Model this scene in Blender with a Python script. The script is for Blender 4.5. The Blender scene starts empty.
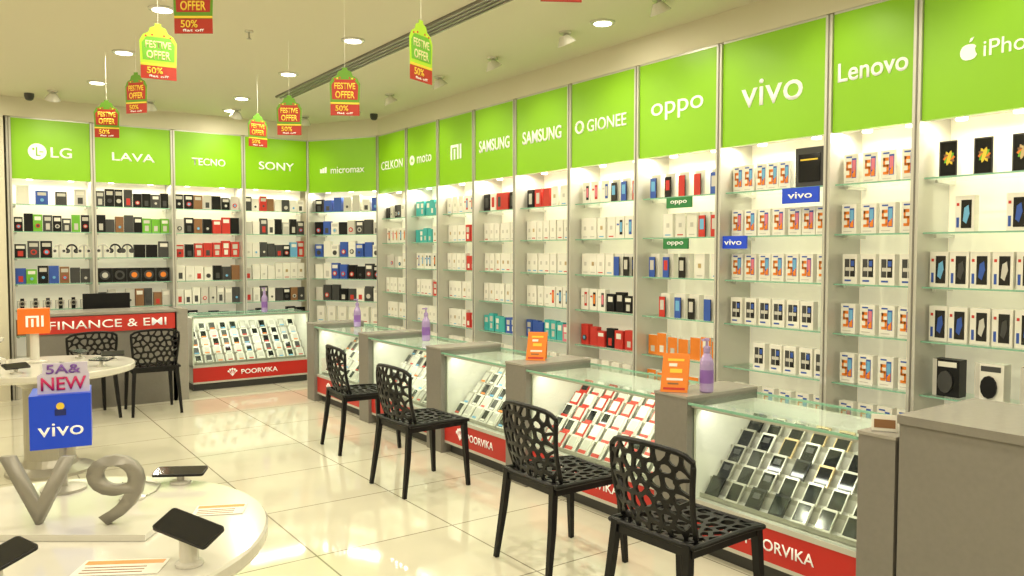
import bpy, math, random
from mathutils import Matrix, Vector
random.seed(7)
scene = bpy.context.scene
scene.view_settings.view_transform = 'Standard'
col = scene.collection
Z = Vector((0,0,1))

# ---------------------------------------------------------------- materials
_m = {}
def mat(name, c, rough=0.5, metal=0.0, emit=0.0, ec=None, coat=0.0, bump=0.0, spec=0.5):
    if name in _m: return _m[name]
    m = bpy.data.materials.new(name); m.use_nodes = True
    nt = m.node_tree; b = nt.nodes['Principled BSDF']
    b.inputs['Base Color'].default_value = (*c, 1)
    b.inputs['Roughness'].default_value = rough
    b.inputs['Metallic'].default_value = metal
    b.inputs['Specular IOR Level'].default_value = spec
    if coat: b.inputs['Coat Weight'].default_value = coat
    if emit:
        b.inputs['Emission Color'].default_value = (*(ec or c), 1)
        b.inputs['Emission Strength'].default_value = emit
    if bump:
        n = nt.nodes.new('ShaderNodeTexNoise'); n.inputs['Scale'].default_value = 40
        t = nt.nodes.new('ShaderNodeTexCoord')
        r = nt.nodes.new('ShaderNodeMix'); r.data_type = 'RGBA'
        nt.links.new(t.outputs['Object'], n.inputs['Vector'])
        r.inputs['A'].default_value = (*[x*(1-bump) for x in c], 1)
        r.inputs['B'].default_value = (*[min(1, x*(1+bump)) for x in c], 1)
        nt.links.new(n.outputs['Fac'], r.inputs['Factor'])
        nt.links.new(r.outputs['Result'], b.inputs['Base Color'])
    _m[name] = m
    return m

def glassmat(name, tint):
    m = bpy.data.materials.new(name); m.use_nodes = True
    nt = m.node_tree; nt.nodes.clear()
    o = nt.nodes.new('ShaderNodeOutputMaterial')
    tr = nt.nodes.new('ShaderNodeBsdfTransparent'); tr.inputs[0].default_value = (*tint, 1)
    gl = nt.nodes.new('ShaderNodeBsdfGlossy'); gl.inputs['Roughness'].default_value = 0.04
    gl.inputs['Color'].default_value = (0.85, 1, 0.93, 1)
    lw = nt.nodes.new('ShaderNodeLayerWeight'); lw.inputs[0].default_value = .5
    pw = nt.nodes.new('ShaderNodeMath'); pw.operation = 'POWER'; pw.inputs[1].default_value = 4
    ma = nt.nodes.new('ShaderNodeMath'); ma.operation = 'MULTIPLY_ADD'; ma.inputs[1].default_value = .45; ma.inputs[2].default_value = .035
    mx = nt.nodes.new('ShaderNodeMixShader')
    nt.links.new(lw.outputs['Facing'], pw.inputs[0]); nt.links.new(pw.outputs[0], ma.inputs[0])
    nt.links.new(ma.outputs[0], mx.inputs[0]); nt.links.new(tr.outputs[0], mx.inputs[1])
    nt.links.new(gl.outputs[0], mx.inputs[2]); nt.links.new(mx.outputs[0], o.inputs[0])
    _m[name] = m
    return m

def floormat():
    m = bpy.data.materials.new('floor_tiles'); m.use_nodes = True
    nt = m.node_tree; b = nt.nodes['Principled BSDF']
    t = nt.nodes.new('ShaderNodeTexCoord'); mp = nt.nodes.new('ShaderNodeMapping')
    mp.inputs['Location'].default_value = (0.1, 0.15, 0)
    br = nt.nodes.new('ShaderNodeTexBrick'); br.offset = 0; br.squash = 1
    br.inputs['Scale'].default_value = 1.0
    br.inputs['Brick Width'].default_value = 0.8; br.inputs['Row Height'].default_value = 0.8
    br.inputs['Mortar Size'].default_value = 0.005; br.inputs['Mortar Smooth'].default_value = 0.1
    br.inputs['Color1'].default_value = (0.72, 0.69, 0.56, 1); br.inputs['Color2'].default_value = (0.67, 0.64, 0.51, 1)
    br.inputs['Mortar'].default_value = (0.30, 0.27, 0.20, 1)
    n = nt.nodes.new('ShaderNodeTexNoise'); n.inputs['Scale'].default_value = 3; n.inputs['Detail'].default_value = 6
    rp = nt.nodes.new('ShaderNodeMapRange'); rp.inputs['To Min'].default_value = .88; rp.inputs['To Max'].default_value = 1.05
    mx = nt.nodes.new('ShaderNodeMix'); mx.data_type = 'RGBA'; mx.blend_type = 'MULTIPLY'
    mx.inputs['Factor'].default_value = 1
    nt.links.new(t.outputs['Object'], mp.inputs['Vector']); nt.links.new(mp.outputs[0], br.inputs['Vector'])
    nt.links.new(t.outputs['Object'], n.inputs['Vector']); nt.links.new(n.outputs['Fac'], rp.inputs['Value'])
    nt.links.new(br.outputs['Color'], mx.inputs['A']); nt.links.new(rp.outputs['Result'], mx.inputs['B'])
    nt.links.new(mx.outputs['Result'], b.inputs['Base Color'])
    b.inputs['Roughness'].default_value = 0.06
    b.inputs['Specular IOR Level'].default_value = 0.75
    return m

GREEN = mat('sign_green', (0.23, 0.51, 0.004), 0.4, emit=0.12)
WHITE = mat('white_print', (0.9, 0.89, 0.84), 0.4, emit=0.2)
WBOX = mat('white_card', (0.82, 0.80, 0.73), 0.5)
WBOX2 = mat('grey_card', (0.58, 0.56, 0.51), 0.5)
CREAM = mat('cream_paint', (0.70, 0.66, 0.52), 0.7)
PANEL = mat('panel_added_glow', (0.80, 0.77, 0.64), 0.5, emit=0.27, ec=(1.0, 0.92, 0.68))  # glow added to brighten the lower shelves, standing in for LEDs in the dividers
ALU = mat('aluminium', (0.58, 0.57, 0.52), 0.35, 0.3)
DALU = mat('dark_aluminium', (0.2, 0.19, 0.17), 0.4, 0.3)
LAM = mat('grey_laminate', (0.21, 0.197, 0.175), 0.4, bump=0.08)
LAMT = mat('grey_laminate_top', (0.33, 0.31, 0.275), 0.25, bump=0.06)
RED = mat('red_plinth', (0.52, 0.018, 0.012), 0.35)
BLACK = mat('black_plastic', (0.005, 0.005, 0.006), 0.4, spec=.3)
SCREEN = mat('black_screen', (0.01, 0.011, 0.014), 0.08)
DGREY = mat('dark_grey', (0.05, 0.05, 0.05), 0.5)
SILVER = mat('silver', (0.45, 0.43, 0.38), 0.3, 0.6)
GOLD = mat('gold_metal', (0.6, 0.45, 0.25), 0.3, 0.6)
ORANGE = mat('orange_print', (0.80, 0.22, 0.02), 0.5)
BLUE = mat('blue_print', (0.03, 0.09, 0.42), 0.5)
LBLUE = mat('light_blue_print', (0.15, 0.42, 0.7), 0.5)
TEAL = mat('teal_print', (0.05, 0.42, 0.42), 0.5)
RP = mat('red_print', (0.55, 0.03, 0.02), 0.5)
PINK = mat('pink_print', (0.7, 0.18, 0.25), 0.5)
YEL = mat('yellow_print', (0.85, 0.6, 0.05), 0.5)
GRNP = mat('green_print', (0.15, 0.45, 0.03), 0.5)
BROWN = mat('brown_print', (0.25, 0.12, 0.05), 0.5)
LEDM = mat('led_lens', (1, 0.95, 0.8), 0.5, emit=6, ec=(1, 0.94, 0.80))
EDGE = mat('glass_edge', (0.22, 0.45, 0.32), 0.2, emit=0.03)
GLASS = glassmat('clear_glass', (0.95, 0.985, 0.965))
WGLOSS = mat('white_gloss', (0.70, 0.68, 0.62), 0.15, coat=0.3)
VBLUE = mat('cube_blue', (0.01, 0.06, 0.6), 0.35, emit=0.15)
LAV = mat('lavender_plastic', (0.40, 0.30, 0.58), 0.2)
CEIL = mat('ceiling_paint', (0.72, 0.68, 0.53), 0.8)

# ---------------------------------------------------------------- mesh builder
class MB:
    def __init__(s): s.v = []; s.f = []; s.mi = []; s.ms = []; s.M = Matrix.Identity(4)
    def idx(s, m):
        if m not in s.ms: s.ms.append(m)
        return s.ms.index(m)
    def add(s, vs, fs, m):
        o = len(s.v); k = s.idx(m)
        s.v += [tuple(s.M @ Vector(p)) for p in vs]
        for f in fs: s.f.append([i+o for i in f]); s.mi.append(k)
    def box(s, x0, x1, y0, y1, z0, z1, m, front=None, top=None):
        vs = [(x0,y0,z0),(x1,y0,z0),(x1,y1,z0),(x0,y1,z0),(x0,y0,z1),(x1,y0,z1),(x1,y1,z1),(x0,y1,z1)]
        s.add(vs, [(0,3,2,1),(3,7,6,2),(0,4,7,3),(1,2,6,5)], m)
        s.add(vs, [(0,1,5,4)], front or m)
        s.add(vs, [(4,5,6,7)], top or m)
    def poly(s, pts, m): s.add(pts, [tuple(range(len(pts)))], m)
    def rectf(s, x0, x1, y, z0, z1, m):   # upright card facing -y
        s.poly([(x0,y,z0),(x1,y,z0),(x1,y,z1),(x0,y,z1)], m)
    def prism(s, pts, y0, y1, m):  # pts in xz
        n = len(pts)
        vs = [(p[0],y0,p[1]) for p in pts] + [(p[0],y1,p[1]) for p in pts]
        fs = [tuple(range(n)), tuple(range(2*n-1, n-1, -1))] + [(i, i+n, (i+1)%n+n, (i+1)%n) for i in range(n)]
        s.add(vs, fs, m)
    def lathe(s, cx, cy, prof, m, n=24):   # prof: list (r,z)
        vs = []; fs = []
        for r, z in prof:
            for i in range(n):
                a = 2*math.pi*i/n; vs.append((cx+r*math.cos(a), cy+r*math.sin(a), z))
        for j in range(len(prof)-1):
            for i in range(n):
                fs.append((j*n+i, j*n+(i+1)%n, (j+1)*n+(i+1)%n, (j+1)*n+i))
        fs.append(tuple(reversed(range(n)))); fs.append(tuple((len(prof)-1)*n+i for i in range(n)))
        s.add(vs, fs, m)
    def ycyl(s, cx, cz, r, y0, y1, m, n=14, m2=None):
        pts = [(cx+r*math.cos(2*math.pi*i/n), cz+r*math.sin(2*math.pi*i/n)) for i in range(n)]
        s.prism(pts, y0, y1, m)
        if m2: s.poly([(cx+(p[0]-cx)*.6, y0-.0008, cz+(p[1]-cz)*.6) for p in pts], m2)
    def tube(s, pts, r, m, closed=False, n=8, flat=1.0):
        pts = [Vector(p) for p in pts]; N = len(pts); vs = []; fs = []
        for i, p in enumerate(pts):
            if closed: d = pts[(i+1)%N]-pts[i-1]
            else: d = pts[min(i+1,N-1)]-pts[max(i-1,0)]
            d.normalize()
            up = Z if abs(d.z) < .9 else Vector((1,0,0))
            a = d.cross(up).normalized(); b = a.cross(d)
            rr = r[i] if isinstance(r, (list, tuple)) else r
            for k in range(n):
                t = 2*math.pi*(k+.5)/n; vs.append(tuple(p + a*rr*math.cos(t) + b*rr*flat*math.sin(t)))
        L = N if closed else N-1
        for i in range(L):
            j = (i+1)%N
            for k in range(n): fs.append((i*n+k, i*n+(k+1)%n, j*n+(k+1)%n, j*n+k))
        if not closed: fs += [tuple(reversed(range(n))), tuple((N-1)*n+k for k in range(n))]
        s.add(vs, fs, m)
    def mesh(s, name, smooth=False):
        me = bpy.data.meshes.new(name); me.from_pydata(s.v, [], s.f)
        for m in s.ms: me.materials.append(m)
        me.polygons.foreach_set('material_index', s.mi)
        if smooth: me.polygons.foreach_set('use_smooth', [True]*len(s.f))
        me.update(); return me
    def build(s, name, parent=None, M=None, smooth=False, bevel=0):
        o = bpy.data.objects.new(name, s.mesh(name, smooth)); col.objects.link(o)
        if parent: o.parent = parent
        if M is not None: o.matrix_local = M
        if bevel:
            b = o.modifiers.new('bevel', 'BEVEL'); b.width = bevel; b.segments = 2; b.limit_method = 'ANGLE'
        return o

def empty(name, M):
    e = bpy.data.objects.new(name, None); e.empty_display_size = .1; col.objects.link(e); e.matrix_world = M; return e
def Rz(a): return Matrix.Rotation(a, 4, 'Z')
def T(x, y, z=0): return Matrix.Translation((x, y, z))
def frame(p0, p1):
    return T(p0[0], p0[1]) @ Rz(math.atan2(p1[1]-p0[1], p1[0]-p0[0])), math.hypot(p1[0]-p0[0], p1[1]-p0[1])

def text(body, name, parent, M, w, m, h=None, offset=0.0, ext=0.002):
    """text in local XZ plane facing -Y, centred on M, fitted to width w (and height h)"""
    c = bpy.data.curves.new(name, 'FONT'); c.body = body; c.align_x = 'CENTER'; c.align_y = 'CENTER'
    c.offset = offset; c.resolution_u = 4
    o = bpy.data.objects.new(name, c); col.objects.link(o)
    bpy.context.view_layer.update()
    me = bpy.data.meshes.new_from_object(o.evaluated_get(bpy.context.evaluated_depsgraph_get()))
    bpy.data.objects.remove(o)
    xs = [v.co.x for v in me.vertices]; ys = [v.co.y for v in me.vertices]
    cx, cy = (min(xs)+max(xs))/2, (min(ys)+max(ys))/2
    sx = w/(max(xs)-min(xs)); sy = sx if h is None else h/(max(ys)-min(ys))
    for v in me.vertices:
        v.co = Vector(((v.co.x-cx)*sx, 0, (v.co.y-cy)*sy))
    me.materials.clear(); me.materials.append(m)
    o = bpy.data.objects.new(name, me); col.objects.link(o)
    if parent: o.parent = parent
    o.matrix_local = M
    so = o.modifiers.new('thick', 'SOLIDIFY'); so.thickness = ext; so.offset = 0
    return o
def mi_mark(name, parent, M, h, m):
    b = MB(); t = h*.19
    for x0 in (-.62, -.2, .22): b.box(x0*h, x0*h+t, -.002, 0, -h/2, h/2 if x0 != -.2 else h*.22, m)
    b.box(-.62*h, .22*h+t, -.0022, 0, h/2-t, h/2, m); b.box(.58*h, .58*h+t, -.002, 0, -h/2, h/2, m)
    return b.build(name, parent, M)

def area(name, parent, M, sx, sy, power, c=(1, .94, .79), shape='RECTANGLE'):
    l = bpy.data.lights.new(name, 'AREA'); l.shape = shape; l.size = sx
    if shape == 'RECTANGLE': l.size_y = sy
    l.energy = power; l.color = c
    o = bpy.data.objects.new(name, l); col.objects.link(o)
    if parent: o.parent = parent
    o.matrix_local = M; return o

WARM = (1.0, 0.905, 0.70)
# ---------------------------------------------------------------- camera
cam = bpy.data.cameras.new('camera'); cam.sensor_width = 36; cam.lens = 28.125
co = bpy.data.objects.new('camera', cam); col.objects.link(co)
co.location = (0, 0, 1.55); co.rotation_euler = (math.radians(87.4), 0, math.radians(-35.2))
scene.camera = co; cam.clip_start = .02

# ---------------------------------------------------------------- room
XL, XR, YF, YB, CH = -3.6, 4.66, -2.0, 10.16, 3.15
def simple(name, x0, x1, y0, y1, z0, z1, m, bevel=0):
    b = MB(); b.box(x0, x1, y0, y1, z0, z1, m); return b.build(name, bevel=bevel)
simple('floor', XL, XR, YF, YB, -.1, 0, floormat())
simple('ceiling', XL, XR, YF, YB, CH, CH+.1, CEIL)
simple('wall_right', XR, XR+.1, YF, YB, 0, CH, CREAM)
simple('wall_back', XL, XR+.1, YB, YB+.1, 0, CH, CREAM)
simple('wall_left', XL-.1, XL, YF, YB, 0, CH, CREAM)
simple('wall_front', XL, XR, YF-.1, YF, 0, CH, CREAM)
ZT = 2.94
def extr(b, pts, z0, z1, m):
    n = len(pts); vs = [(p[0], p[1], z0) for p in pts] + [(p[0], p[1], z1) for p in pts]
    b.add(vs, [tuple(reversed(range(n))), tuple(range(n, 2*n))] + [(i, (i+1)%n, (i+1)%n+n, i+n) for i in range(n)], m)
C1 = (3.76, 9.80); C2 = (4.30, 8.89)
b = MB()
extr(b, [(4.28, YF), (XR, YF), (XR, 8.87), (4.28, 8.87)], ZT+.01, CH, CREAM)
extr(b, [(XL, 9.78), (3.75, 9.78), (4.28, 8.87), (XR, 8.87), (XR, YB), (XL, YB)], ZT+.01, CH, CREAM)
b.build('trim_1')
simple('wall_pier', -1.2, .50, 9.72, YB, 0, ZT+.01, CREAM)

# ---------------------------------------------------------------- stock on shelves
ACC = [BLACK, DGREY, RP, BLUE, WBOX, ORANGE, GRNP, BROWN, LBLUE, WBOX2, DGREY, BLACK, BLACK]
def item(b, kind, x, z, w, hmax):
    r = random.random; y = .07 + r()*.02; x += random.uniform(-.003, .003)
    big = hmax > .21
    W = min(.115 if big else .092, w*(.94 if big else .89)); H = min(.2 if big else .175, hmax)
    def bx(W, H, m, D=.05, front=None, y=y): b.box(x-W/2, x+W/2, y, y+D, z, z+H, m, front)
    f = y-.001
    if kind == 'vo':   # white box, blue phone and orange swoosh
        bx(W, H, WBOX)
        b.rectf(x+W*.04, x+W*.36, f, z+H*.2, z+H*.86, BLUE); b.rectf(x+W*.08, x+W*.32, f-.0006, z+H*.42, z+H*.8, random.choice([LBLUE, LBLUE, PINK]))
        b.poly([(x+W*.08, f-.0008, z+H*.22), (x+W*.32, f-.0008, z+H*.22), (x+W*.32, f-.0008, z+H*.5), (x+W*.08, f-.0008, z+H*.34)], ORANGE)
        for (a, c, d, e) in ((-.34, .02, .66, .76), (-.34, -.22, .48, .76), (-.34, .0, .46, .54), (-.12, .04, .28, .54), (-.34, .02, .22, .31)):
            b.rectf(x+W*a, x+W*c, f-.001, z+H*d, z+H*e, ORANGE)
        b.rectf(x-W*.35, x+W*.05, f, z+H*.88, z+H*.93, BLUE); b.rectf(x-W*.38, x+W*.2, f, z+H*.07, z+H*.1, WBOX2)
    elif kind == 'vk':
        bx(W, H, WBOX)
        b.rectf(x-W*.36, x-W*.02, f, z+H*.24, z+H*.84, DGREY); b.rectf(x+W*.03, x+W*.36, f, z+H*.24, z+H*.84, SCREEN)
        b.rectf(x-W*.3, x+W*.28, f-.0006, z+H*.44, z+H*.56, WBOX2); b.rectf(x+W*.08, x+W*.3, f-.0006, z+H*.6, z+H*.78, BLUE)
        b.rectf(x-W*.35, x+W*.1, f, z+H*.08, z+H*.14, BLUE)
    elif kind == 'w':
        bx(W, H, WBOX); b.rectf(x-W*.16, x+W*.16, f, z+H*.42, z+H*.6, random.choice([WBOX2, WBOX2, GOLD])); b.rectf(x-W*.3, x+W*.3, f, z+H*.08, z+H*.13, random.choice([WBOX2, LBLUE, WBOX2, RP]))
    elif kind == 'wp':
        bx(W, H, WBOX); c = random.choice([SCREEN, BLUE, RP, DGREY, GOLD])
        b.rectf(x-W*.02, x+W*.34, f, z+H*.18, z+H*.84, c); b.rectf(x+W*.03, x+W*.29, f-.0006, z+H*.3, z+H*.74, random.choice([LBLUE, WBOX2, PINK, ORANGE]))
        b.rectf(x-W*.38, x-W*.1, f, z+H*.6, z+H*.68, random.choice([RP, WBOX2, BLUE]))
    elif kind == 'ph':
        bx(W, H, WBOX); c = random.choice([RP, BLUE, SCREEN, RP])
        W2 = min(W, .075)
        b.box(x-W2*.45, x+W2*.35, y-.03, y-.022, z, z+H*.86, BLACK, c); b.rectf(x-W2*.3, x+W2*.2, y-.0308, z+H*.3, z+H*.72, random.choice([LBLUE, RP, WBOX2, BLUE]))
    elif kind == 'ip':
        W = min(.098, w*.92); H = .19
        bx(W, H, WBOX); b.rectf(x-W*.18, x+W*.36, f, z+H*.10, z+H*.88, SCREEN)
        b.poly([(x-W*.08, f-.0006, z+H*.3), (x+W*.1, f-.0006, z+H*.22), (x+W*.26, f-.0006, z+H*.5), (x+W*.2, f-.0006, z+H*.74), (x-W*.02, f-.0006, z+H*.66)], random.choice([BLUE, LBLUE, DGREY, WBOX2, BLUE]))
        b.rectf(x-W*.42, x-W*.28, f, z+H*.12, z+H*.4, BLUE); b.rectf(x-W*.42, x-W*.28, f, z+H*.72, z+H*.8, RP)
    elif kind == 'ix':
        W = .095; H = .19
        bx(W, H, WBOX, front=DGREY); c = random.choice([ORANGE, YEL, GOLD])
        b.rectf(x-W*.42, x+W*.42, f, z+H*.04, z+H*.96, SCREEN)
        for k in range(5):
            a0 = -1.0+k*.55; p = []
            for q in range(9):
                t = q/8*6.28; p.append((x+W*.05+W*(.34*math.cos(t)*math.cos(a0)-.10*math.sin(t)*math.sin(a0)), f-.0006-k*.0002, z+H*.52+W*.9*(.5*math.cos(t)*math.sin(a0)+.16*math.sin(t)*math.cos(a0))))
            b.poly(p[:-1], [c, BROWN, ORANGE, GRNP, c][k])
    elif kind == 'jb':
        W = .14; H = .2; m = random.choice([WBOX, BLACK])
        bx(W, H, m, D=.08); b.rectf(x-W*.5, x-W*.34, f, z, z+H, WBOX2)
        b.prism([(x+.04*math.cos(t*.5236), z+H*.40+.06*math.sin(t*.5236)) for t in range(12)], y-.012, y, BLACK if m is WBOX else DGREY)
        b.rectf(x-W*.3, x+W*.4, f, z+H*.80, z+H*.94, DGREY if m is WBOX else WBOX)
    elif kind in ('te', 're', 'pk', 'or', 'bl', 'gr', 'bk'):
        c = {'te': TEAL, 're': RP, 'pk': PINK, 'or': ORANGE, 'bl': BLUE, 'gr': GRNP, 'bk': BLACK}[kind]
        h = H*(.8+.2*r()); bx(W, h, c if kind != 'or' else WBOX, front=c)
        b.rectf(x-W*.3, x+W*.3, f, z+h*.55, z+h*.85, random.choice([WBOX, WBOX2, c])); b.rectf(x-W*.22, x+W*.22, f, z+h*.15, z+h*.45, random.choice([WBOX, WBOX2, c]))
    elif kind == 'ga':
        bx(W, H*.95, random.choice([BLACK, WBOX, RP, BLACK])); b.rectf(x-W*.25, x+W*.25, f, z+H*.2, z+H*.75, random.choice([RP, DGREY, WBOX2]))
    elif kind == 'hp':
        R = min(.068, w*.42); zc = z+R+.035
        m = random.choice([BLACK, BLACK, WBOX, DGREY])
        b.tube([(x+R*math.cos(t*math.pi/10), y+.02, zc+R*1.1*math.sin(t*math.pi/10)) for t in range(11)], .009, m, n=6)
        for sg in (-1, 1): b.ycyl(x+sg*R*.85, zc-.012, R*.5, y+.0, y+.045, m, m2=DGREY)
        b.box(x-.01, x+.01, y+.02, y+.03, z, zc+R, ALU)
    elif kind == 'sp':
        W = min(.16, w*.94); H = W*1.1; m = random.choice([BLACK, WBOX, BLACK]); bx(W, H, m, D=.06)
        b.ycyl(x, z+H*.5, W*.36, y-.012, y, DGREY, m2=random.choice([ORANGE, BLACK, WBOX2, ORANGE]))
    elif kind == 'wa':
        m = random.choice([BLACK, BLACK, BROWN, DGREY])
        b.box(x-.042, x+.042, y, y+.06, z, z+.09, m, WBOX); b.box(x-.018, x+.018, y-.008, y, z+.0, z+.12, m)
        b.ycyl(x, z+.065, .03, y-.018, y-.008, SILVER, m2=SCREEN)
    else:
        c = random.choice({'dk': [BLACK, DGREY, BLACK, DGREY, BROWN, BLACK, WBOX2, DGREY], 'rd': [RP, RP, BLACK, WBOX], 'gn': [GRNP, BLACK, GRNP, DGREY, GRNP],
                           'mx': ACC, 'wb': [WBOX, WBOX2, WBOX, DGREY, WBOX], 'bw': [BLUE, WBOX, WBOX, WBOX2, BLACK, BLUE]}[kind])
        h = H*(.72+.28*r()); bx(W*(.9+.12*r()), h, c)
        b.rectf(x-W*.35, x+W*.35, f, z+h*.66, z+h*.88, random.choice([WBOX, c, c, WBOX2]))
        s = min(W, h)*.22; cc = random.choice([WBOX2, DGREY, c, RP, c])
        if r() < .5: b.rectf(x-s, x+s, f, z+h*.12, z+h*.5, cc)
        else: b.ycyl(x, z+h*.34, s*1.2, f-.006, f, cc, n=10, m2=random.choice([DGREY, WBOX2, LBLUE]))

def bay(p0, p1, label, tw, rows, zs, th=None, name='wall_shelf_unit', tx=0, off=.0, stock='boxed_phones', tz=2.60, power=7, zb=2.25, hm=.175):
    M, w = frame(p0, p1)
    e = empty(name, M)
    D = .30
    b = MB(); b.box(.0, w, D, D+.02, .3, ZT, PANEL); b.box(0, w, .0, D, 0, .42, WBOX); b.build('back_panel', e)
    b = MB()
    b.box(-.022, .022, -.03, D, 0, ZT, ALU); b.box(-.004, .004, -.034, -.03, 0, ZT, DALU)
    b.build('divider', e)
    b = MB()
    for z in zs:
        b.box(.024, w-.024, .03, D-.002, z-.008, z-.0005, GLASS)
        b.box(.024, w-.024, .024, .03, z-.009, z-.0005, EDGE)
        for xx in (.05, w-.05): b.box(xx-.008, xx+.008, .1, D-.002, z-.028, z-.009, ALU)
    b.build('glass_shelves', e)
    s = MB(); s.box(.024, w-.024, -.015, .02, zb, ZT-.005, GREEN); s.box(.024, w-.024, -.018, .022, ZT-.005, ZT+.008, ALU)
    s.build('sign_panel', e)
    s = MB(); s.box(.03, w-.03, .05, .12, zb+.012, zb+.035, ALU)
    nl = max(2, int(w/.28))
    for k in range(nl):
        s.lathe(w*(k+.5)/nl, .17, [(.028, zb+.005), (.03, zb+.03)], LEDM, 12)
    s.box(.03, w-.03, .02, D, zb+.035, zb+.05, CREAM)
    s.build('shelf_lamps', e)
    area('shelf_light', e, T(w/2, .13, zb+.002) @ Matrix.Rotation(math.radians(-8), 4, 'X'), w*.85, .06, power*w, WARM)
    if label == 'MI': mi_mark('sign_lettering', e, T(w/2, -.018, tz), th, WHITE)
    elif label: text(label, 'sign_lettering', e, T(w/2+tx, -.018, tz), tw, WHITE, h=th, offset=off)
    b = MB()
    for (spec, z) in zip(rows, zs):
        if not spec: continue
        kinds, n = spec[0], spec[1]
        a, c = (spec[2], spec[3]) if len(spec) > 2 else (.0, 1)
        span = (w-.06)*(c-a); x0 = .03+(w-.06)*a
        kl = kinds.split()
        for i in range(n):
            k = kl[min(len(kl)-1, int(i*len(kl)/n))]
            item(b, k, x0+span*(i+.5)/n, z, span/n, hm)
    b.build(stock, None, M)
    return e, w

RZ = [1.95, 1.655, 1.36, 1.065, .77, .48]
BZ = [2.05, 1.765, 1.485, 1.21, .935, .66]
X = 4.30
Y = [8.89, 8.14, 7.43, 6.72, 6.02, 5.23, 4.43, 3.64, 2.82, 2.29, 1.15]
R = [
 ('CELKON', .55, .10, [('dk wb', 7), ('wp', 7), ('wb w', 7), ('w', 7), ('w', 7), ('w', 6)]),
 ('moto', .32, .09, [('te', 6), ('te w', 7), ('wp', 7), ('w re', 7), ('w', 7), ('w', 6)]),
 ('MI', .30, .15, [('w wp', 6), ('w re', 7), ('w re', 7), ('w', 7), ('w re', 7), ('w', 6)]),
 ('SAMSUNG', .52, .115, [('ga', 6), ('w', 7), ('w', 7), ('w', 7), ('te bl', 7), ('w', 6)]),
 ('SAMSUNG', .56, .115, [('ga w', 6), ('w', 8), ('w', 8), ('w wp', 8), ('bl te pk', 8), ('w', 6)]),
 ('GIONEE', .46, .10, [('wp ph', 6), ('w wp', 7), ('w ph', 7), ('wp bk rd', 7), ('rd re', 7), ('w', 6)]),
 ('oppo', .50, .13, [('ph', 5), ('w ph', 5, .2, 1), ('ph w', 5), ('ph', 4, .15, .95), ('or', 7), ('or', 7)]),
 ('vivo', .46, .17, [('vo', 5, 0, .62), ('vo', 7), ('vo', 7), ('vk', 6, 0, .86), ('vk', 5, .25, 1), ('vo', 6)]),
 ('Lenovo', .42, .11, [('vo', 4), ('vo', 4), ('vk', 4), ('vo', 4), ('vo', 4), ('vo', 4)]),
 ('iPhone', .31, .08, [('ix', 6), ('ip ix', 4, .05, 1), ('ip', 10), ('ip', 10), ('jb', 5), ('ip', 10)]),
]
U = {}
for i, (lab, tw, th, rows) in enumerate(R):
    e, w_ = bay((X, Y[i]), (X, Y[i+1]), lab, tw, rows, RZ, th=th, off={'oppo': 0, 'vivo': .004, 'iPhone': .0, 'moto': .004, 'SAMSUNG': .018, 'Lenovo': .014}.get(lab, .01),
        tx=-.085 if lab == 'iPhone' else (.05 if lab in ('GIONEE', 'moto') else 0), tz=2.57 if lab != 'Lenovo' else 2.59)
    U[lab] = e
bay((X, 1.15), (X, .1), '', .3, [('vo', 7)]*6, RZ)
BXs = [.545, 1.32, 2.14, 2.94, 3.76]
Bk = [
 ('LG', .20, .11, [('bw mx dk', 4), ('gn', 8), ('dk hp', 6), ('mx dk', 7), ('wa', 6), ('dk', 6)]),
 ('LAVA', .44, .09, [('dk', 8), ('dk gn', 8), ('hp dk', 6), ('sp', 5), ('dk', 8), ('dk', 6)]),
 ('TECNO', .38, .085, [('dk', 7), ('dk rd', 7), ('rd re', 7), ('wb dk', 7), ('wb', 8), ('dk', 6)]),
 ('SONY', .44, .10, [('mx wb', 8), ('wb dk', 8), ('wb mx', 8), ('wb w', 8), ('wb dk', 8), ('dk', 6)]),
]
for i, (lab, tw, th, rows) in enumerate(Bk):
    U[lab], _ = bay((BXs[i], 9.8), (BXs[i+1], 9.8), lab, tw, rows, BZ, th=th, off=.012, stock='boxed_accessories', tx=.09 if lab == 'LG' else 0, tz=2.60, zb=2.31, hm=.22)
U['mm'], _ = bay(C1, C2, 'micromax', .50, [('bw', 7), ('bw wb', 8), ('bw', 8), ('bw dk', 8), ('dk wb', 8), ('w', 6)], BZ, th=.08, stock='boxed_phones', tx=.08, tz=2.56, zb=2.29, hm=.22, off=.01)

bpy.context.view_layer.update()
def loc(e, Mw): return e.matrix_world.inverted() @ Mw
def ring(e, Mw, r, w=.012):
    b = MB(); b.tube([(r*math.cos(a*math.pi/12), 0, r*math.sin(a*math.pi/12)) for a in range(24)], w, WHITE, closed=True, n=6)
    return b.build('sign_emblem', e, loc(e, Mw))
RW = Rz(-math.pi/2)
b = MB(); b.ycyl(0, 0, .085, -.004, 0, WHITE, n=28); b.box(-.012, .0, -.006, -.004, -.045, .045, GREEN); b.box(-.012, .03, -.006, -.004, -.045, -.034, GREEN)
b.box(.02, .055, -.006, -.004, -.006, .004, GREEN); b.ycyl(-.035, .025, .012, -.006, -.004, GREEN, n=10)
b.build('sign_emblem', U['LG'], loc(U['LG'], T(.545+.775*.33, 9.782, 2.60)))
ring(U['GIONEE'], T(X-.022, 5.23-.13, 2.57) @ RW, .045, .01)
b = MB(); b.ycyl(0, 0, .055, -.004, 0, WHITE, n=20); b.prism([(-.03, -.025), (-.015, .025), (0, -.005), (.015, .025), (.03, -.025), (.018, -.025), (.012, 0), (0, -.022), (-.012, 0), (-.018, -.025)], -.006, -.004, GREEN)
b.build('sign_emblem', U['moto'], loc(U['moto'], T(X-.016, 8.14-.13, 2.57) @ RW))
b = MB(); pts = []
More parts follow.
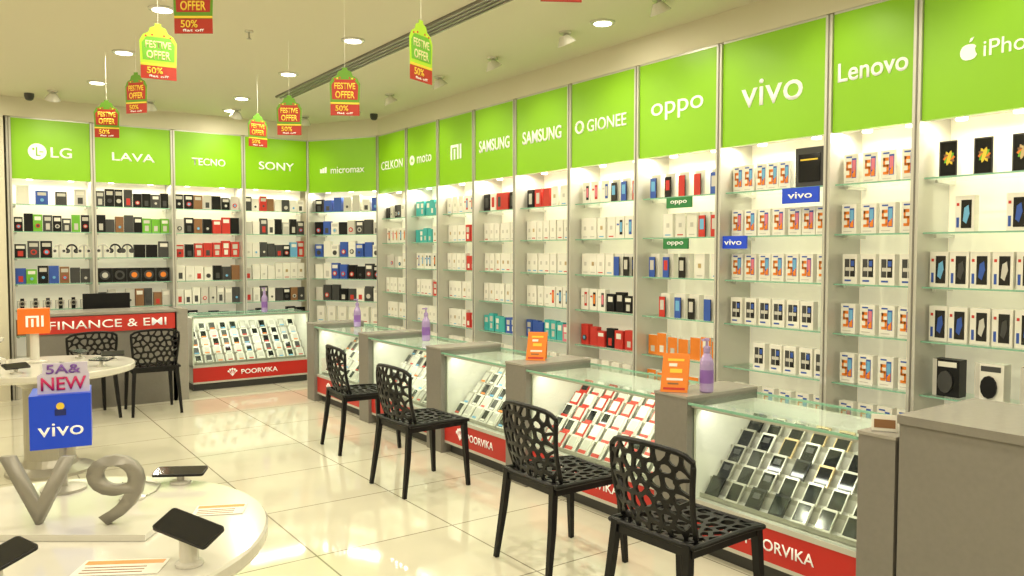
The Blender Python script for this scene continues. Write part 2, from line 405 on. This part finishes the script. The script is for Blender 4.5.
for k in range(28):
    a = 2*math.pi*k/28; rr = .043*(1-.10*abs(math.sin(a))**8)
    px, pz = rr*math.cos(a), rr*1.02*math.sin(a)
    d = math.hypot(px-.052, pz-.007)
    if d < .024: px = .052-.024*(.052-px)/d; pz = .007+(pz-.007)/d*.024
    pts.append((px, pz))
b.prism(pts, -.004, 0, WHITE)
b.prism([(0, .048), (.014, .054), (.024, .073), (.008, .068)], -.004, 0, WHITE)
b.build('sign_emblem', U['iPhone'], loc(U['iPhone'], T(X-.017, 2.29-.26, 2.565) @ RW))
b = MB()
for k in range(3): b.prism([(k*.035, 0), (k*.035+.028, 0), (k*.035+.028, .05+.012*k), (k*.035, .05+.01*k)], -.004, 0, WHITE)
b.build('sign_emblem', U['mm'], T(.2, -.018, 2.53))

def tag(M, w, h, m, body, tm):
    b = MB(); b.box(-w/2, w/2, 0, .012, 0, h, m); e = b.build('shelf_tag', None, M)
    text(body, 'tag_lettering', e, T(0, -.003, h*.5), w*.66, tm, h=h*.42, offset=.012, ext=.001)
tag(T(X+.0, 3.02, 1.85) @ RW, .26, .095, VBLUE, 'vivo', WHITE)
tag(T(X+.0, 3.53, 1.57) @ RW, .22, .085, VBLUE, 'vivo', WHITE)
DG = mat('dark_green_print', (.02, .2, .05), .5)
tag(T(X+.0, 4.02, 1.865) @ RW, .24, .075, DG, 'oppo', WHITE)
tag(T(X+.0, 4.05, 1.57) @ RW, .24, .075, DG, 'oppo', WHITE)
b = MB(); b.box(-.1, .1, 0, .07, 0, .24, BLACK, DGREY); b.box(-.075, .075, -.006, 0, .03, .2, SCREEN); b.box(-.06, .06, -.008, -.006, .16, .17, YEL)
b.build('boxed_tablet', None, T(X+.05, 2.99, 1.951) @ RW, bevel=.003)

# ---------------------------------------------------------------- counters
def counter(p0, p1, H, D, style, name='glass_display_counter', nt=5, n=8, lit=2.1):
    M, w = frame(p0, p1); e = empty(name, M)
    b = MB()
    b.box(.01, w-.01, .05, D-.03, 0, .08, DGREY)
    b.box(0, w, 0, D, .08, .10, ALU)
    b.box(0, w, .0, .02, .10, .26, RED); b.box(0, w, -.004, .03, .26, .285, ALU)
    b.box(0, w, .02, D, .26, .28, WBOX)
    b.box(0, w, D-.02, D, .10, H-.03, WBOX)
    b.box(0, .015, .02, D, .10, H-.03, WBOX); b.box(w-.015, w, .02, D, .10, H-.03, WBOX)
    b.build('cabinet_body', e)
    g = MB(); g.box(0, w, .004, .012, .285, H-.016, GLASS); g.box(0, w, -.02, D+.02, H-.012, H, GLASS)
    g.box(0, w, -.026, -.02, H-.012, H, EDGE); g.box(0, w, D+.02, D+.026, H-.012, H, EDGE)
    g.build('glass_case', e)
    f = MB(); f.box(0, w, .0, .02, H-.03, H-.013, ALU)
    f.build('frame_rail', e)
    t = MB(); dz = (H-.42)/(nt)
    for k in range(nt):
        y = .05+k*.08; z = .285+k*dz
        t.box(.02, w-.02, y, D-.02, z, z+.01, WBOX)
        t.box(.02, w-.02, y+.075, y+.08, z, z+dz, WBOX2)
        t.box(.02, w-.02, y-.004, y+.0, z, z+.024, SILVER)
    t.build('tiered_stand', e)
    ph = MB()
    for k in range(nt):
        y = .055+k*.08; z = .297+k*dz
        for i in range(n):
            x = .02+(w-.04)*(i+.5)/n + random.uniform(-.004, .004)
            ph.M = T(x, y, z) @ Matrix.Rotation(math.radians(-38), 4, 'X')
            s = style
            if s == 'dark': fr, sc = random.choice([SILVER, GOLD, WBOX, SILVER, BLACK]), SCREEN
            elif s == 'red': fr, sc = random.choice([WBOX, RP, WBOX]), random.choice([WBOX, SCREEN, WBOX2, WBOX2])
            else: fr, sc = random.choice([WBOX, SILVER, WBOX]), random.choice([SCREEN, DGREY, WBOX2, WBOX2])
            if s != 'dark': ph.box(-.046, .046, .004, .012, 0, .118, WBOX)
            hw = .04 if s == 'dark' else .035
            ph.box(-hw, hw, -.006, .004, .004, .116, fr)
            ph.rectf(-hw+.006, hw-.006, -.0066, .016, .104, sc)
            if s == 'dark' and random.random() < .3: ph.rectf(-.02, .02, -.0074, .06, .09, DGREY)
            if s == 'red': ph.rectf(-.034, .034, -.0074, .012, .035, RP)
            elif s == 'mix': ph.rectf(-.024, .024, -.0074, .02, .035, random.choice([ORANGE, LBLUE, WBOX, RP, WBOX]))
    ph.M = Matrix.Identity(4)
    ph.build('display_phones', e)
    text('POORVIKA', 'plinth_lettering', e, T(w/2+.07, -.003, .18), min(.42, w*.4), WHITE, h=.055, offset=.01, ext=.001)
    lg = MB()
    for a in (-60, -30, 0, 30, 60):
        aa = math.radians(90+a); cx, cz = .05*math.cos(aa), .05*math.sin(aa)
        lg.prism([(cx+.012*math.cos(q), cz+.012*math.sin(q)) for q in [j*.785 for j in range(8)]], -.003, 0, WHITE)
        lg.prism([(-.003, -.03), (.003, -.03), (cx+.003, cz), (cx-.003, cz)], -.0025, 0, WHITE)
    lg.build('plinth_emblem', e, T(w/2-min(.42, w*.4)/2-.03, -.001, .17))
    area('case_light', e, T(w/2, .06, H-.035) @ Matrix.Rotation(math.radians(35), 4, 'X'), w*.9, .02, lit*w, (1, .95, .84))
    return e
XC = 3.10; DC = .50
posts = [(1.70, 1.86), (2.80, 3.03), (4.20, 4.43), (5.30, 5.53), (6.60, 6.80), (7.90, 8.10)]
styles = ['dark', 'red', 'mix', 'mix', 'mix']
for i in range(5):
    y0, y1 = posts[i][1]+.004, posts[i+1][0]-.004
    counter((XC, y1), (XC, y0), .78, DC, styles[i], n=max(7, int((y1-y0)/.118)))
for (a, c) in posts:
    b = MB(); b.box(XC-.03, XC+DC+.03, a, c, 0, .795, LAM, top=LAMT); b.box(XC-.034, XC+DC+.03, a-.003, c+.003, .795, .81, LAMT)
    b.build('counter_pedestal', bevel=.004)
counter((2.19, 9.22), (3.52, 9.22), .84, .46, 'mix', n=11)
b = MB(); b.box(XC-.03, XC+.58, .45, 1.685, 0, .87, LAM); b.box(XC-.04, XC+.59, .44, 1.69, .87, .905, LAM, top=LAMT)
b.box(XC-.033, XC-.03, .9, .905, .02, .86, DGREY)
b.build('service_desk', bevel=.004)

# ---------------------------------------------------------------- lattice chairs
def clip(poly, a, bb, c):
    out = []
    for i in range(len(poly)):
        p, q = poly[i], poly[(i+1)%len(poly)]
        dp = a*p[0]+bb*p[1]-c; dq = a*q[0]+bb*q[1]-c
        if dp <= 0: out.append(p)
        if dp*dq < 0:
            t = dp/(dp-dq); out.append((p[0]+t*(q[0]-p[0]), p[1]+t*(q[1]-p[1])))
    return out
def voronoi(W, H, nx, ny, rnd):
    seeds = []
    for j in range(ny):
        for i in range(nx):
            seeds.append(((i+.5+(.25 if j%2 else -.25)+rnd.uniform(-.28, .28))*W/nx - W/2, (j+.5+rnd.uniform(-.28, .28))*H/ny))
    cells = []
    for s in seeds:
        poly = [(-W/2, 0), (W/2, 0), (W/2, H), (-W/2, H)]
        for q in seeds:
            if q is s: continue
            a, bb = q[0]-s[0], q[1]-s[1]
            if a*a+bb*bb > (W*.5)**2*1.2: continue
            poly = clip(poly, a, bb, (q[0]**2+q[1]**2-s[0]**2-s[1]**2)/2)
            if len(poly) < 3: break
        if len(poly) >= 3: cells.append(poly)
    return cells
def lattice(b, cells, S, half, hw, m):
    for poly in cells:
        P = []
        for i in range(len(poly)):
            p, q = poly[i], poly[(i+1)%len(poly)]
            P += [p, ((p[0]+q[0])/2, (p[1]+q[1])/2)]
        cx = sum(p[0] for p in P)/len(P); cy = sum(p[1] for p in P)/len(P)
        I = []
        for i, p in enumerate(P):
            d = math.hypot(p[0]-cx, p[1]-cy); h = hw*(1.75 if i%2 == 0 else 1.0)
            k = max(.2, 1-h/max(d, 1e-4)); I.append((cx+(p[0]-cx)*k, cy+(p[1]-cy)*k))
        n = len(P); vs = []
        for L in (P, I):
            for sg in (1, -1):
                for (s_, t_) in L:
                    c0 = Vector(S(s_, t_)); e1 = Vector(S(s_+.002, t_))-c0; e2 = Vector(S(s_, t_+.002))-c0
                    vs.append(tuple(c0+e1.cross(e2).normalized()*half*sg))
        fs = []
        for i in range(n):
            j = (i+1)%n
            fs += [(i, j, 2*n+j, 2*n+i), (n+j, n+i, 3*n+i, 3*n+j), (2*n+i, 2*n+j, 3*n+j, 3*n+i)]
        b.add(vs, fs, m)
def chair_mesh():
    rnd = random.Random(3); b = MB(); W, HB, HS = .43, .38, .42
    def SB(s, t):
        u = s/(W/2); k = t/HB
        return (-.19-.055*k-.02*math.sin(k*3.14)+.045*u*u, s*(.86+.14*k-.03*k**8*u*u), .445+.345*k+.022*k*(1-u*u)-.022*k**3*abs(u)**8)
    def SS(s, t):
        u = s/(W/2); k = t/HS
        return (-.20+.44*k, s*(1.0-.02*k), .448-.018*(1-u*u)*math.sin(k*3.0)-.012*k**6)
    lattice(b, voronoi(W, HB, 7, 7, rnd), SB, .006, .008, BLACK)
    lattice(b, voronoi(W, HS, 7, 7, rnd), SS, .006, .008, BLACK)
    for S, H in ((SB, HB), (SS, HS)):
        per = []
        N = 14
        for i in range(N): per.append(S(-W/2+W*i/N, 0))
        for i in range(N): per.append(S(W/2, H*i/N))
        for i in range(N): per.append(S(W/2-W*i/N, H))
        for i in range(N): per.append(S(-W/2, H-H*i/N))
        b.tube(per, .012, BLACK, closed=True, n=8)
    for sy in (-1, 1):
        b.tube([(-.195, sy*.185, .455), (-.215, sy*.2, .25), (-.25, sy*.215, 0)], [.023, .021, .016], BLACK, n=4)
        b.tube([(.215, sy*.195, .445), (.225, sy*.203, .25), (.24, sy*.212, 0)], [.025, .022, .016], BLACK, n=4)
        b.box(-.2, .22, sy*.2-.008, sy*.2+.008, .405, .445, BLACK)
    b.box(.205, .222, -.2, .2, .40, .435, BLACK); b.box(-.205, -.19, -.19, .19, .405, .445, BLACK)
    return b.mesh('lattice_chair')
cm = chair_mesh()
for (x, y, a) in [(2.66, 5.86, -4), (2.54, 4.66, 3), (2.49, 3.10, 0), (2.42, 2.22, 3), (1.60, 8.33, 88), (1.04, 8.38, 97)]:
    o = bpy.data.objects.new('lattice_chair', cm); col.objects.link(o); o.matrix_world = T(x, y, .002) @ Rz(math.radians(a))

# ---------------------------------------------------------------- finance desk
e = empty('finance_desk', T(.62, 8.78))
b = MB(); b.box(0, 1.31, 0, .03, 0, .93, LAM); b.box(0, .04, 0, .5, 0, .93, LAM); b.box(1.27, 1.31, 0, .5, 0, .93, LAM)
b.box(-.02, 1.33, -.02, .52, .93, .955, LAMT); b.box(1.31, 1.42, .0, .4, 0, .955, LAMT)
b.build('desk_body', e)
b = MB(); b.box(.02, 1.29, -.018, 0, .76, .92, RP); b.build('desk_sign', e)
text('FINANCE & EMI', 'desk_lettering', e, T(.68, -.021, .84), 1.05, WHITE, h=.08, offset=.004, ext=.001)
e = empty('office_chair', T(1.40, 9.50))
b = MB(); b.box(-.23, .23, .1, .15, .66, 1.10, BLACK); b.box(-.23, .23, -.16, .14, .46, .52, BLACK); b.build('upholstery', e, bevel=.02)
b = MB(); b.lathe(0, 0, [(.03, .08), (.03, .46)], DGREY, 12); b.box(-.03, .03, .1, .16, .48, .7, DGREY)
for k in range(5):
    a = k*1.2566+.3; b.tube([(0, 0, .09), (.2*math.cos(a), .2*math.sin(a), .06)], .018, DGREY); b.lathe(.2*math.cos(a), .2*math.sin(a), [(.02, 0), (.025, .02), (.02, .05)], BLACK, 10)
b.build('swivel_base', e)

# ---------------------------------------------------------------- round display tables
def round_table(x, y, r, H=.75, pr=.09):
    b = MB()
    b.lathe(x, y, [(r*.94, H-.055), (r-.005, H-.045), (r, H-.035), (r, H-.008), (r-.006, H)], WGLOSS, 64)
    b.lathe(x, y, [(pr+.12, 0), (pr+.12, .02), (pr+.02, .05), (pr, .10), (pr, .6), (pr+.08, .66), (.30, H-.055)], SILVER, 32)
    return b.build('round_display_table', smooth=False)
round_table(.16, 2.56, .64)
round_table(.56, 6.48, .56, pr=.16)

def basis(o, L, N):
    L = Vector(L).normalized(); N = Vector(N); N = (N-L*N.dot(L)).normalized(); W_ = N.cross(L)
    m = Matrix((L, W_, N)).transposed().to_4x4(); m.translation = Vector(o); return m
F = Vector((.576, .817, 0)); Rt = Vector((.817, -.576, 0))
def phone(o, L, N, ln=.155, wd=.076, th=.008, body=BLACK, scr=SCREEN, stand=True, zt=.75, pr=.012):
    M = basis(o, L, N); b = MB()
    def rr(l, w_, r):
        pts = []
        for (cx, cy, a0) in ((l/2-r, w_/2-r, 0), (-l/2+r, w_/2-r, 90), (-l/2+r, -w_/2+r, 180), (l/2-r, -w_/2+r, 270)):
            for q in range(5):
                a = math.radians(a0+q*22.5); pts.append((cx+r*math.cos(a), cy+r*math.sin(a)))
        return pts
    b.M = M
    extr(b, rr(ln, wd, .01), -th/2, th/2, body)
    b.poly([(p[0], p[1], th/2+.0004) for p in rr(ln-.006, wd-.006, .008)], scr)
    b.M = Matrix.Identity(4)
    if stand:
        c = Vector(o)-Vector(M.col[2][:3])*th*.5
        b.lathe(c.x, c.y, [(.035, zt+.001), (.035, zt+.008), (pr, zt+.012), (pr, max(zt+.014, c.z-.006))], WGLOSS, 20)
        b.M = M; b.box(-.03, .03, -.02, .02, -th/2-.006, -th/2, WGLOSS)
    return b.build('display_phone')
phone((.485, 2.12, .845), Rt*.93-F*.34-Z*.20, Vector((-.25, -.4, 1)), ln=.17, wd=.08, pr=.024)
phone((.64, 2.90, .79), Rt*1.0+F*.1, Vector((0, -.15, 1)), ln=.17)
phone((.075, 2.17, .84), Rt*.4+F*.9+Z*.2, Vector((-.15, -.35, 1)), ln=.16)
for (x, y, a) in [(.35, 6.15, 20), (.62, 6.05, 80), (.86, 6.2, 130), (.98, 6.5, 170), (.8, 6.78, 60), (.2, 6.4, 40)]:
    phone((x, y, .80), (math.cos(math.radians(a)), math.sin(math.radians(a)), .0), (.1, -.35, 1))
def card(x, y, a, w, h, z=.751):
    b = MB(); b.box(-w/2, w/2, -h/2, h/2, 0, .0015, WBOX)
    b.box(-w*.46, w*.46, h*.18, h*.42, .0015, .002, mat('pale_orange', (.75, .35, .12), .5))
    for k in range(3): b.box(-w*.42, w*.3, -h*.38+k*h*.17, -h*.33+k*h*.17, .0015, .002, BROWN)
    b.build('price_card', None, T(x, y, z) @ Rz(math.radians(a)))
card(.67, 2.52, -25, .15, .10); card(.34, 2.20, -30, .21, .10)
b = MB(); b.lathe(.47, 2.80, [(.04, .751), (.04, .757), (.02, .762), (.02, .80), (.03, .803), (.03, .812)], WGLOSS, 20)
b.tube([(.51, 2.80, .754), (.55, 2.84, .754), (.58, 2.92, .754), (.52, 3.0, .754), (.45, 2.98, .754)], .003, SILVER, n=6)
b.build('security_puck')
STEEL = mat('brushed_letter', (.30, .285, .25), .4, .3)
e = empty('promo_lettering_stand', T(.315, 2.55, .751) @ Rz(math.atan2(-.576, .817)))
b = MB(); b.box(-.34, .20, -.09, .07, 0, .018, WGLOSS); b.build('stand_base', e, bevel=.003)
text('V', 'letters', e, T(-.145, 0, .018+.098), .21, STEEL, h=.195, offset=.006, ext=.025)
text('9', 'letters', e, T(.078, 0, .018+.1), .16, STEEL, h=.20, offset=.006, ext=.025)
e = empty('promo_cube_stand', T(.30, 3.04, .751) @ Rz(math.atan2(-.576, .817)+.47))
b = MB(); b.lathe(0, 0, [(.07, 0), (.07, .008), (.012, .014), (.012, .16)], SILVER, 24); b.build('pole', e)
b = MB(); b.box(-.088, .088, -.088, .088, .16, .335, VBLUE); b.build('cube', e, bevel=.003)
text('vivo', 'cube_lettering', e, T(0, -.090, .222), .13, WHITE, h=.042, offset=.004, ext=.001)
b = MB(); b.ycyl(0, 0, .012, -.0015, 0, YEL, n=12); b.box(-.016, .016, -.002, 0, -.03, -.010, mat('navy_print', (.01, .02, .15), .5)); b.build('cube_print', e, T(0, -.089, .298))
LILAC = mat('lilac_board', (.62, .58, .75), .4)
b = MB(); b.prism([(-.075, 0), (.075, 0), (.075, .06), (.07, .07), (.07, .100), (-.06, .100), (-.06, .07), (-.075, .06)], -.006, 0, LILAC); b.build('topper_board', e, T(.01, -.05, .335))
text('NEW', 'topper_lettering', e, T(.01, -.058, .335+.032), .13, mat('magenta_print', (.55, .01, .12), .4), h=.043, offset=.015, ext=.002)
text('5A&', 'topper_lettering', e, T(.01, -.058, .335+.08), .10, mat('violet_print', (.2, .08, .4), .4), h=.03, offset=.012, ext=.002)
e = empty('promo_orange_sign', T(.50, 6.70, .751) @ Rz(math.atan2(-.576, .817)+.5))
b = MB(); b.lathe(0, 0, [(.08, 0), (.08, .01), (.03, .02), (.03, .21)], WGLOSS, 20); b.build('pole', e)
b = MB(); b.box(-.1, .1, -.05, .05, .21, .39, mat('orange_box', (.80, .17, .015), .4, emit=.1)); b.build('sign_box', e, bevel=.004)
mi_mark('sign_lettering', e, T(0, -.052, .30), .08, WHITE)
b = MB(); b.lathe(.22, 6.62, [(.1, .75), (.1, .80), (.06, .82), (.05, .9), (.09, .93), (.09, .95)], WGLOSS, 24); b.build('display_stand')

# ---------------------------------------------------------------- bottles and tent cards
def bottle(x, y, z, s=1.0):
    b = MB()
    b.lathe(x, y, [(.030*s, z), (.036*s, z+.008), (.036*s, z+.15*s), (.033*s, z+.17*s), (.016*s, z+.205*s), (.014*s, z+.215*s)], LAV, 20)
    b.lathe(x, y, [(.0365*s, z+.05*s), (.0365*s, z+.12*s)], mat('violet_label', (.25, .12, .45), .4), 20)
    b.lathe(x, y, [(.018*s, z+.213*s), (.018*s, z+.24*s), (.008*s, z+.245*s), (.006*s, z+.27*s), (.014*s, z+.272*s), (.012*s, z+.285*s)], LAV, 14)
    b.box(x-.035*s, x, y-.006, y+.006, z+.272*s, z+.283*s, LAV)
    b.build('spray_bottle', smooth=False)
bottle(3.25, 2.83, .811); bottle(3.36, 6.05, .782); bottle(3.42, 7.6, .782); bottle(3.05, 9.4, .842)
def tent(x, y, z, a, s=1.0):
    b = MB(); w, h = .07*s, .20*s
    sk = .012
    b.add([(-w, -.05, 0), (w, -.05, 0), (w+sk, .0, h), (-w+sk, .0, h), (-w, .05, 0), (w, .05, 0)], [(0, 1, 2, 3), (5, 4, 3, 2)], ORANGE)
    def q(x0, x1, k0, k1, m): b.poly([(x0+sk*k0, -.05+.05*k0-.001, h*k0), (x1+sk*k0, -.05+.05*k0-.001, h*k0), (x1+sk*k1, -.05+.05*k1-.001, h*k1), (x0+sk*k1, -.05+.05*k1-.001, h*k1)], m)
    q(-w*.6, w*.6, .80, .86, YEL); q(-w*.5, w*.1, .66, .74, WBOX); q(-w*.4, w*.5, .5, .6, YEL); q(-w*.6, w*.6, .3, .36, WBOX); q(-w*.5, w*.3, .2, .24, BROWN); q(-w*.8, w*.8, .06, .12, RP)
    b.build('tent_card', None, T(x, y, z) @ Rz(math.radians(a)))
tent(3.14, 2.955, .812, -50); tent(3.28, 4.36, .812, -45, .95)
b = MB(); b.box(-.05, .05, 0, .004, 0, .07, WBOX); b.box(-.05, .05, 0, .05, 0, .004, WBOX); b.box(-.04, .04, -.002, 0, .015, .05, BROWN)
b.build('card_holder', None, T(3.13, 1.78, .811) @ Rz(math.radians(-60)))

# ---------------------------------------------------------------- ceiling danglers
DG2 = mat('tag_green_backlit', (.12, .30, .02), .5); DR = mat('tag_red', (.42, .03, .015), .5); DY = mat('tag_green_lit', (.38, .62, .03), .5, emit=.12)  # light painted in: glowing lime for lit tags, darker green for backlit ones
CRM = mat('tag_cream', (.8, .75, .4), .5)
def dangler(x, y, zt, a, bright=False):
    e = empty('hanging_promo_tag', T(x, y, zt-.3) @ Rz(math.radians(a)))
    top, low = (DY, DR) if bright else (DG2, DR)
    k = .9
    def sc(p): return [(q[0]*k, q[1]) for q in p]
    b = MB()
    b.prism(sc([(-.1, .07), (.1, .07), (.105, .2), (.085, .235), (.055, .25), (.045, .275), (.018, .285), (.018, .3), (-.018, .3), (-.018, .285), (-.045, .275), (-.055, .25), (-.085, .235), (-.105, .2)]), -.002, .002, top)
    b.prism(sc([(-.1, .0), (.1, .0), (.1, .07), (-.1, .07)]), -.002, .002, low)
    inner = GRNP if bright else DR
    b.prism(sc([(-.088, .10), (.088, .10), (.092, .19), (.065, .225), (-.065, .225), (-.092, .19)]), -.003, .003, inner)
    b.prism(sc([(-.1, .072), (.1, .072), (.1, .082), (-.1, .082)]), -.003, .003, YEL)
    for sg in (-1, 1):
        for q in range(3): b.prism([(sg*(.03+.016*q)+.006*math.cos(j), .236-.004*q+.006*math.sin(j)) for j in range(6)], -.003, .003, YEL if q % 2 else RP)
    b.build('tag_board', e)
    b = MB(); b.box(-.001, .001, -.001, .001, .3, 3.15-(zt-.3), WBOX); b.build('string', e)
    for rot in (0, math.pi):
        Mr = Rz(rot)
        text('FESTIVE', 'tag_lettering', e, Mr @ T(0, -.0035, .185), .13, CRM if bright else YEL, h=.04, offset=.02, ext=.001)
        text('OFFER', 'tag_lettering', e, Mr @ T(0, -.0035, .13), .12, CRM if bright else YEL, h=.045, offset=.02, ext=.001)
        text('50%', 'tag_lettering', e, Mr @ T(-.02, -.0035, .045), .08, YEL, h=.035, offset=.015, ext=.001)
        text('flat off', 'tag_lettering', e, Mr @ T(0, -.0035, .015), .1, WHITE, h=.012, offset=.01, ext=.001)
for d in [(.97, 4.72, 2.79, -5, True), (.98, 4.00, 2.88, -35, False), (1.18, 6.52, 2.88, -50, False), (1.08, 7.2, 2.77, -20, False), (2.33, 7.3, 2.80, 10, False),
          (2.16, 6.01, 2.74, -30, False), (2.08, 4.78, 2.71, -28, False), (1.94, 3.53, 2.69, 25, True), (2.2, 2.75, 2.93, -30, False)]:
    dangler(*d)

# ---------------------------------------------------------------- ceiling fixtures
def downlight(x, y, p=14):
    e = empty('recessed_downlight', T(x, y, 3.15))
    b = MB(); b.lathe(0, 0, [(.072, -.012), (.088, -.008), (.088, -.001)], WGLOSS, 28); b.build('trim_ring', e)
    b = MB(); b.lathe(0, 0, [(.062, -.0145), (.062, -.0125)], LEDM, 24); b.build('lens', e)
    area('lamp', e, T(0, 0, -.018), .11, .11, p, WARM, 'DISK')
for x in (1.2, 2.55):
    for y in (1.5, 2.9, 4.3, 5.7, 7.1, 8.5): downlight(x, y)
for x in (-.3, -2.0):
    for y in (-.5, 1.5, 4.3, 7.1, 9.2): downlight(x, y, 17)
downlight(2.55, 0); downlight(1.2, 0)
downlight(3.78, 4.26, 4); downlight(2.66, 9.3, 6)
def spot(x, y, tgt=(4.3, None, 2.5), p=14):
    e = empty('ceiling_spotlight', T(x, y, 3.15))
    b = MB(); b.lathe(0, 0, [(.045, -.015), (.045, 0)], WGLOSS, 16); b.box(-.008, .008, -.008, .008, -.04, -.01, ALU); b.build('mount', e)
    d = Vector((tgt[0]-x, (tgt[1] if tgt[1] is not None else y)-y, tgt[2]-3.09-.5)).normalized()
    q = d.to_track_quat('-Z', 'Y').to_matrix().to_4x4()
    b = MB(); b.lathe(0, 0, [(.03, .035), (.06, -.01), (.072, -.03), (.064, -.03), (.05, -.02)], WGLOSS, 20); b.build('housing', e, T(0, 0, -.06) @ q)
    l = bpy.data.lights.new('spot_lamp', 'SPOT'); l.energy = p; l.spot_size = math.radians(110); l.spot_blend = .8; l.color = WARM; l.shadow_soft_size = .04
    o = bpy.data.objects.new('spot_lamp', l); col.objects.link(o); o.parent = e; o.matrix_local = T(0, 0, -.06) @ q @ T(0, 0, -.04)
for y in (.9, 1.8, 2.75, 3.66, 4.6, 5.55, 6.43, 7.43, 8.3): spot(3.72, y, p=13)
for x in (.9, 1.8, 2.7, 3.5): spot(x, 9.2, (x, 9.8, 2.5), p=10)
b = MB(); b.box(2.80, 2.96, 1.0, 8.2, 3.138, 3.15, DALU)
for k in range(4): b.box(2.805+k*.044, 2.82+k*.044, 1.0, 8.2, 3.130, 3.139, LAMT)
b.build('air_diffuser')
b = MB(); b.lathe(1.83, 5.9, [(.03, 3.14), (.03, 3.15)], WGLOSS, 16); b.lathe(1.83, 5.9, [(.02, 3.09), (.006, 3.10), (.008, 3.14)], SILVER, 12); b.build('fire_sprinkler')
for (x, y) in ((.72, 9.5), (4.1, 8.6)):
    b = MB(); b.lathe(x, y, [(.02, 3.08), (.035, 3.09), (.045, 3.12), (.045, 3.15)], DGREY, 20); b.build('dome_camera')

w = bpy.data.worlds.new('world'); scene.world = w; w.use_nodes = True
w.node_tree.nodes['Background'].inputs[0].default_value = (1, .9, .7, 1); w.node_tree.nodes['Background'].inputs[1].default_value = .2
